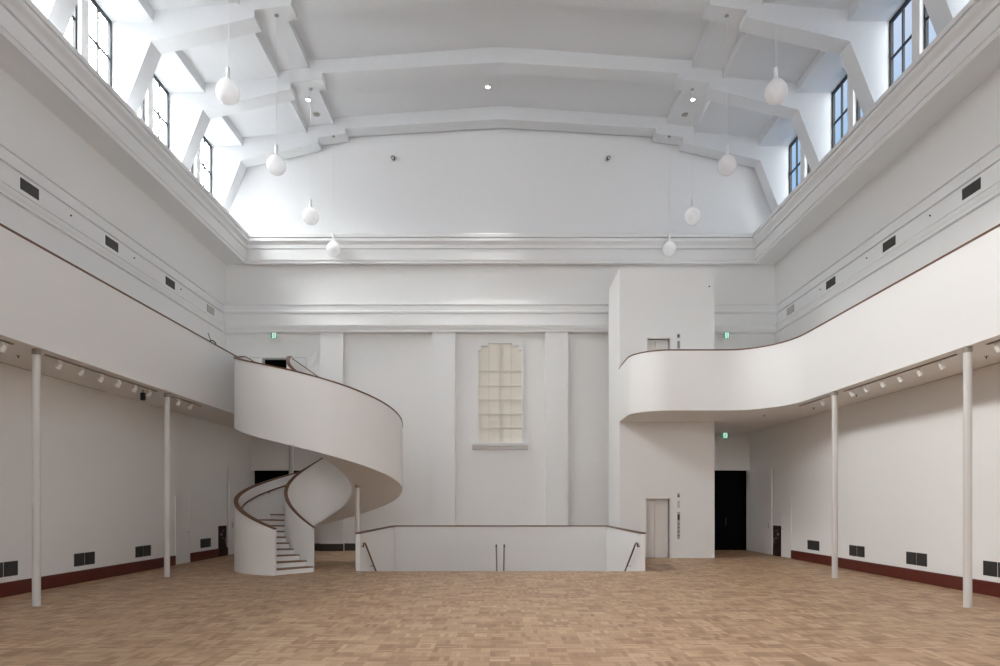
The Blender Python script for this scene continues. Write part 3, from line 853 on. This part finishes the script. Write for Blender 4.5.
# ------------------------------------------------------------------ wall grilles (pairs of dark squares) above the skirting
def wall_grille(sgn, y, label):
    t = thing('wall_vent', label, 'wall grille', (sgn * XL, y, .53), 'paired grilles above the skirting')
    w, h = .185, .145
    for q in (-1, 1):
        c = q * (w + .012)
        bm = nb(); box(bm, -sgn * .012, 0, c - w, c + w, -h, h); p = obj('grille_panel', bm, 'grille', t, bevel=.003)
        bm = nb()
        for i in range(9):
            z = -h + .03 + i * (2 * h - .06) / 8
            box(bm, -sgn * .017, -sgn * .012, c - w + .02, c + w - .02, z - .006, z + .006)
        obj('louvres', bm, 'vent', p)
for sgn, ys, where in ((-1, (12.9, 15.42, 17.95, 21.75), 'dim'), (1, (12.9, 15.42, 18.0, 20.5), 'bright')):
    ls = ['nearest the camera', 'second from the camera', 'third from the camera', 'farthest from the camera']
    for y, l in zip(ys, ls):
        wall_grille(sgn, y, f'pair of dark square grilles low on the {where} wall, {l}')

# upper vents and small dark fittings
for sgn, side in ((-1, 'left'), (1, 'right')):
    ls = ['nearest the camera', 'second from the camera', 'third from the camera']
    for i, y in enumerate((14.94, 18.1, 21.3, 24.26)):
        l = f'dark rectangular vent in the {side} frieze band, {ls[i]}' if i < 3 else f'pale grey vent at the far end of the {side} frieze band'
        t = thing('air_vent', l, 'air vent', (sgn * (XU - .05), y, 8.855), 'vents in the frieze band')
        w, h = (.29, .125)
        bm = nb(); box(bm, -sgn * .012, sgn * .04, -w, w, -h, h); obj('vent_panel', bm, 'vent' if i < 3 else 'ventgrey', t)
        bm = nb()
        for a in range(7):
            z = -h + .03 + a * (2 * h - .06) / 6
            box(bm, -sgn * .016, -sgn * .012, -w + .015, w - .015, z - .006, z + .006)
        obj('louvres', bm, 'greybase' if i < 3 else 'column', t)
    ls = ['between the first and second vents', 'between the second and third vents', 'just beyond the third vent']
    for y, l in zip((16.37, 19.2, 22.0), ls):
        t = thing('wall_fitting', f'tiny dark round fitting in the {side} frieze band, {l}', 'wall fitting', (sgn * (XU - .05), y, 8.88), 'dark fittings in the frieze band')
        bm = nb(); tube(bm, [(0, 0, 0), (-sgn * .02, 0, 0)], .022, 14); obj('cap', bm, 'darkmetal', t)

# ------------------------------------------------------------------ maroon wall boxes at floor level
def hose_box(sgn, y0, y1, label):
    t = thing('fire_hose_cabinet', label, 'wall cabinet', (sgn * XL, (y0 + y1) / 2, 0), 'maroon wall cabinets')
    w = (y1 - y0) / 2
    bm = nb(); box(bm, -sgn * .06, 0, -w, w, .005, 1.05); b_ = obj('cabinet_body', bm, 'darkmaroon', t, bevel=.005)
    for z, m in ((.88, 'steel'), (.62, 'steel')):
        bm = nb(); box(bm, -sgn * .07, -sgn * .06, -.09, .07, z - .012, z + .012); obj('latch', bm, m, t)
    bm = nb(); tube(bm, [(-sgn * .06, .1, .45), (-sgn * .1, .1, .45), (-sgn * .1, .1, .6), (-sgn * .06, .1, .6)], .01, 8); obj('handle', bm, 'steel', t)
    bm = nb(); box(bm, -sgn * .064, -sgn * .06, -w + .05, -w + .22, .72, .8); obj('plaque', bm, 'ventgrey', t)
hose_box(-1, 22.72, 23.28, 'dark maroon cabinet with steel latches on the dim wall by the spiral stair')
hose_box(1, 22.84, 23.4, 'dark maroon cabinet with steel latches between the flush door and black doorway')

# little ring-yoked lamp standing on the left balcony
t = thing('balcony_floodlight', 'small lamp in a round yoke peeping over the darker balcony rail', 'lamp', (-8.45, 19.5, ZF))
bm = nb(); tube(bm, [(0, 0, 0), (0, 0, 1.22)], .018, 8); lathe(bm, [(0, 0), (.16, 0), (.16, .02), (0, .03)], seg=20); obj('stand', bm, 'darkmetal', t)
bm = nb(); tube(bm, [(.13 * math.cos(a * PI / 12), 0, 1.37 + .13 * math.sin(a * PI / 12)) for a in range(-6, 19)], .016, 8); obj('yoke', bm, 'darkmetal', t)
bm = nb(); tube(bm, [(0, .07, 1.37), (0, -.07, 1.37)], [.06, .08], 16); obj('lamp_head', bm, 'column', t, smooth=40)
bm = nb(); tube(bm, [(-.02, 0, 1.5), (-.10, 0, 1.72)], .008, 6); obj('aerial', bm, 'darkmetal', t)

# ------------------------------------------------------------------ daylight
w = bpy.data.worlds.new('sky'); S.world = w; w.use_nodes = True
nt = w.node_tree; N = nt.nodes; L = nt.links
bg = N['Background']
tc = N.new('ShaderNodeTexCoord'); sp = N.new('ShaderNodeSeparateXYZ'); L.new(tc.outputs['Generated'], sp.inputs[0])
mr = N.new('ShaderNodeMapRange'); mr.interpolation_type = 'SMOOTHSTEP'
mr.inputs[1].default_value = -0.5; mr.inputs[2].default_value = 0.08; L.new(sp.outputs[0], mr.inputs[0])
def ramp(z0, z1, v0, v1):
    n = N.new('ShaderNodeMapRange'); n.inputs[1].default_value = z0; n.inputs[2].default_value = z1
    n.inputs[3].default_value = v0; n.inputs[4].default_value = v1; L.new(sp.outputs[2], n.inputs[0]); return n.outputs[0]
SKY_L, SKY_R, HOR, ZEN = 27.0, 1.0, 2.2, 50.0
GROUND = 2.0
ZENR = 0.8
FRONT_FILL = 6.9
blue = N.new('ShaderNodeMix'); blue.data_type = 'RGBA'; L.new(ramp(0.42, 0.56, 0, 1), blue.inputs['Factor'])
blue.inputs['A'].default_value = (.34 * SKY_R, .54 * SKY_R, .82 * SKY_R, 1)
blue.inputs['B'].default_value = (.65 * SKY_R, .70 * SKY_R, .86 * SKY_R, 1)
# bright hazy side: the glare sits above the rooftops, darker towards the horizon
haze = N.new('ShaderNodeMix'); haze.data_type = 'RGBA'; L.new(ramp(0.18, 0.34, 0, 1), haze.inputs['Factor'])
gnd = N.new('ShaderNodeMix'); gnd.data_type = 'RGBA'; L.new(ramp(-0.03, 0.03, 0, 1), gnd.inputs['Factor'])
gnd.inputs['A'].default_value = (GROUND, GROUND, GROUND, 1); gnd.inputs['B'].default_value = (HOR, HOR, HOR * 1.03, 1)
L.new(gnd.outputs['Result'], haze.inputs['A'])
haze.inputs['B'].default_value = (SKY_L, SKY_L * .99, SKY_L * .98, 1)
mx = N.new('ShaderNodeMix'); mx.data_type = 'RGBA'; L.new(mr.outputs[0], mx.inputs['Factor'])
L.new(haze.outputs['Result'], mx.inputs['A']); L.new(blue.outputs['Result'], mx.inputs['B'])
zn = N.new('ShaderNodeMix'); zn.data_type = 'RGBA'; L.new(ramp(0.60, 0.74, 0, 1), zn.inputs['Factor'])
L.new(mx.outputs['Result'], zn.inputs['A']); zm = N.new('ShaderNodeMix'); zm.data_type = 'RGBA'; L.new(mr.outputs[0], zm.inputs['Factor'])
zm.inputs['A'].default_value = (ZEN, ZEN, ZEN * 1.03, 1); zm.inputs['B'].default_value = (ZENR, ZENR, ZENR * 1.03, 1)
L.new(zm.outputs['Result'], zn.inputs['B'])
# sky level feeding the added fill windows in the near end wall
fy = N.new('ShaderNodeMapRange'); fy.inputs[1].default_value = -0.55; fy.inputs[2].default_value = -0.8
L.new(sp.outputs[1], fy.inputs[0])
fr_ = N.new('ShaderNodeMix'); fr_.data_type = 'RGBA'; L.new(fy.outputs[0], fr_.inputs['Factor'])
L.new(zn.outputs['Result'], fr_.inputs['A']); fr_.inputs['B'].default_value = (FRONT_FILL, FRONT_FILL, FRONT_FILL * 1.02, 1)
L.new(fr_.outputs['Result'], bg.inputs['Color']); bg.inputs['Strength'].default_value = 1.0

for sgn in (-1, 1):
    for i in range(9):
        y1 = FR[i]; y0 = FR[i + 1] + FT
        ld = bpy.data.lights.new('sky_portal', 'AREA'); ld.shape = 'RECTANGLE'
        ld.size = y1 - y0; ld.size_y = 3.2
        ld.cycles.is_portal = True
        o = bpy.data.objects.new('sky_portal', ld); COL.objects.link(o)
        o.location = (sgn * 10.97, (y0 + y1) / 2, 13.62)
        o.rotation_euler = (R(90), 0, R(90) if sgn > 0 else R(-90))

for a, b in FILL_WIN:
    ld = bpy.data.lights.new('sky_portal', 'AREA'); ld.shape = 'RECTANGLE'
    ld.size = b - a; ld.size_y = FZ[1] - FZ[0]; ld.cycles.is_portal = True
    o = bpy.data.objects.new('sky_portal', ld); COL.objects.link(o)
    o.location = ((a + b) / 2, Y0 - .32, (FZ[0] + FZ[1]) / 2); o.rotation_euler = (R(90), 0, 0)

# ------------------------------------------------------------------ camera
cd = bpy.data.cameras.new('camera'); cam = bpy.data.objects.new('camera', cd); COL.objects.link(cam)
cd.sensor_width = 36; cd.lens = 24.01; cd.shift_x = -0.0005; cd.shift_y = 0.171
cd.clip_end = 200
cam.location = (0, 0, 1.8); cam.rotation_euler = (R(90), 0, 0)
S.camera = cam

vs = S.view_settings
vs.view_transform = 'Standard'; vs.look = 'None'; vs.gamma = 1.0; vs.use_curve_mapping = False
vs.exposure = 0.12
S.cycles.max_bounces = 12; S.cycles.diffuse_bounces = 8; S.cycles.transparent_max_bounces = 12
S.cycles.use_denoising = True
S.cycles.sample_clamp_indirect = 10
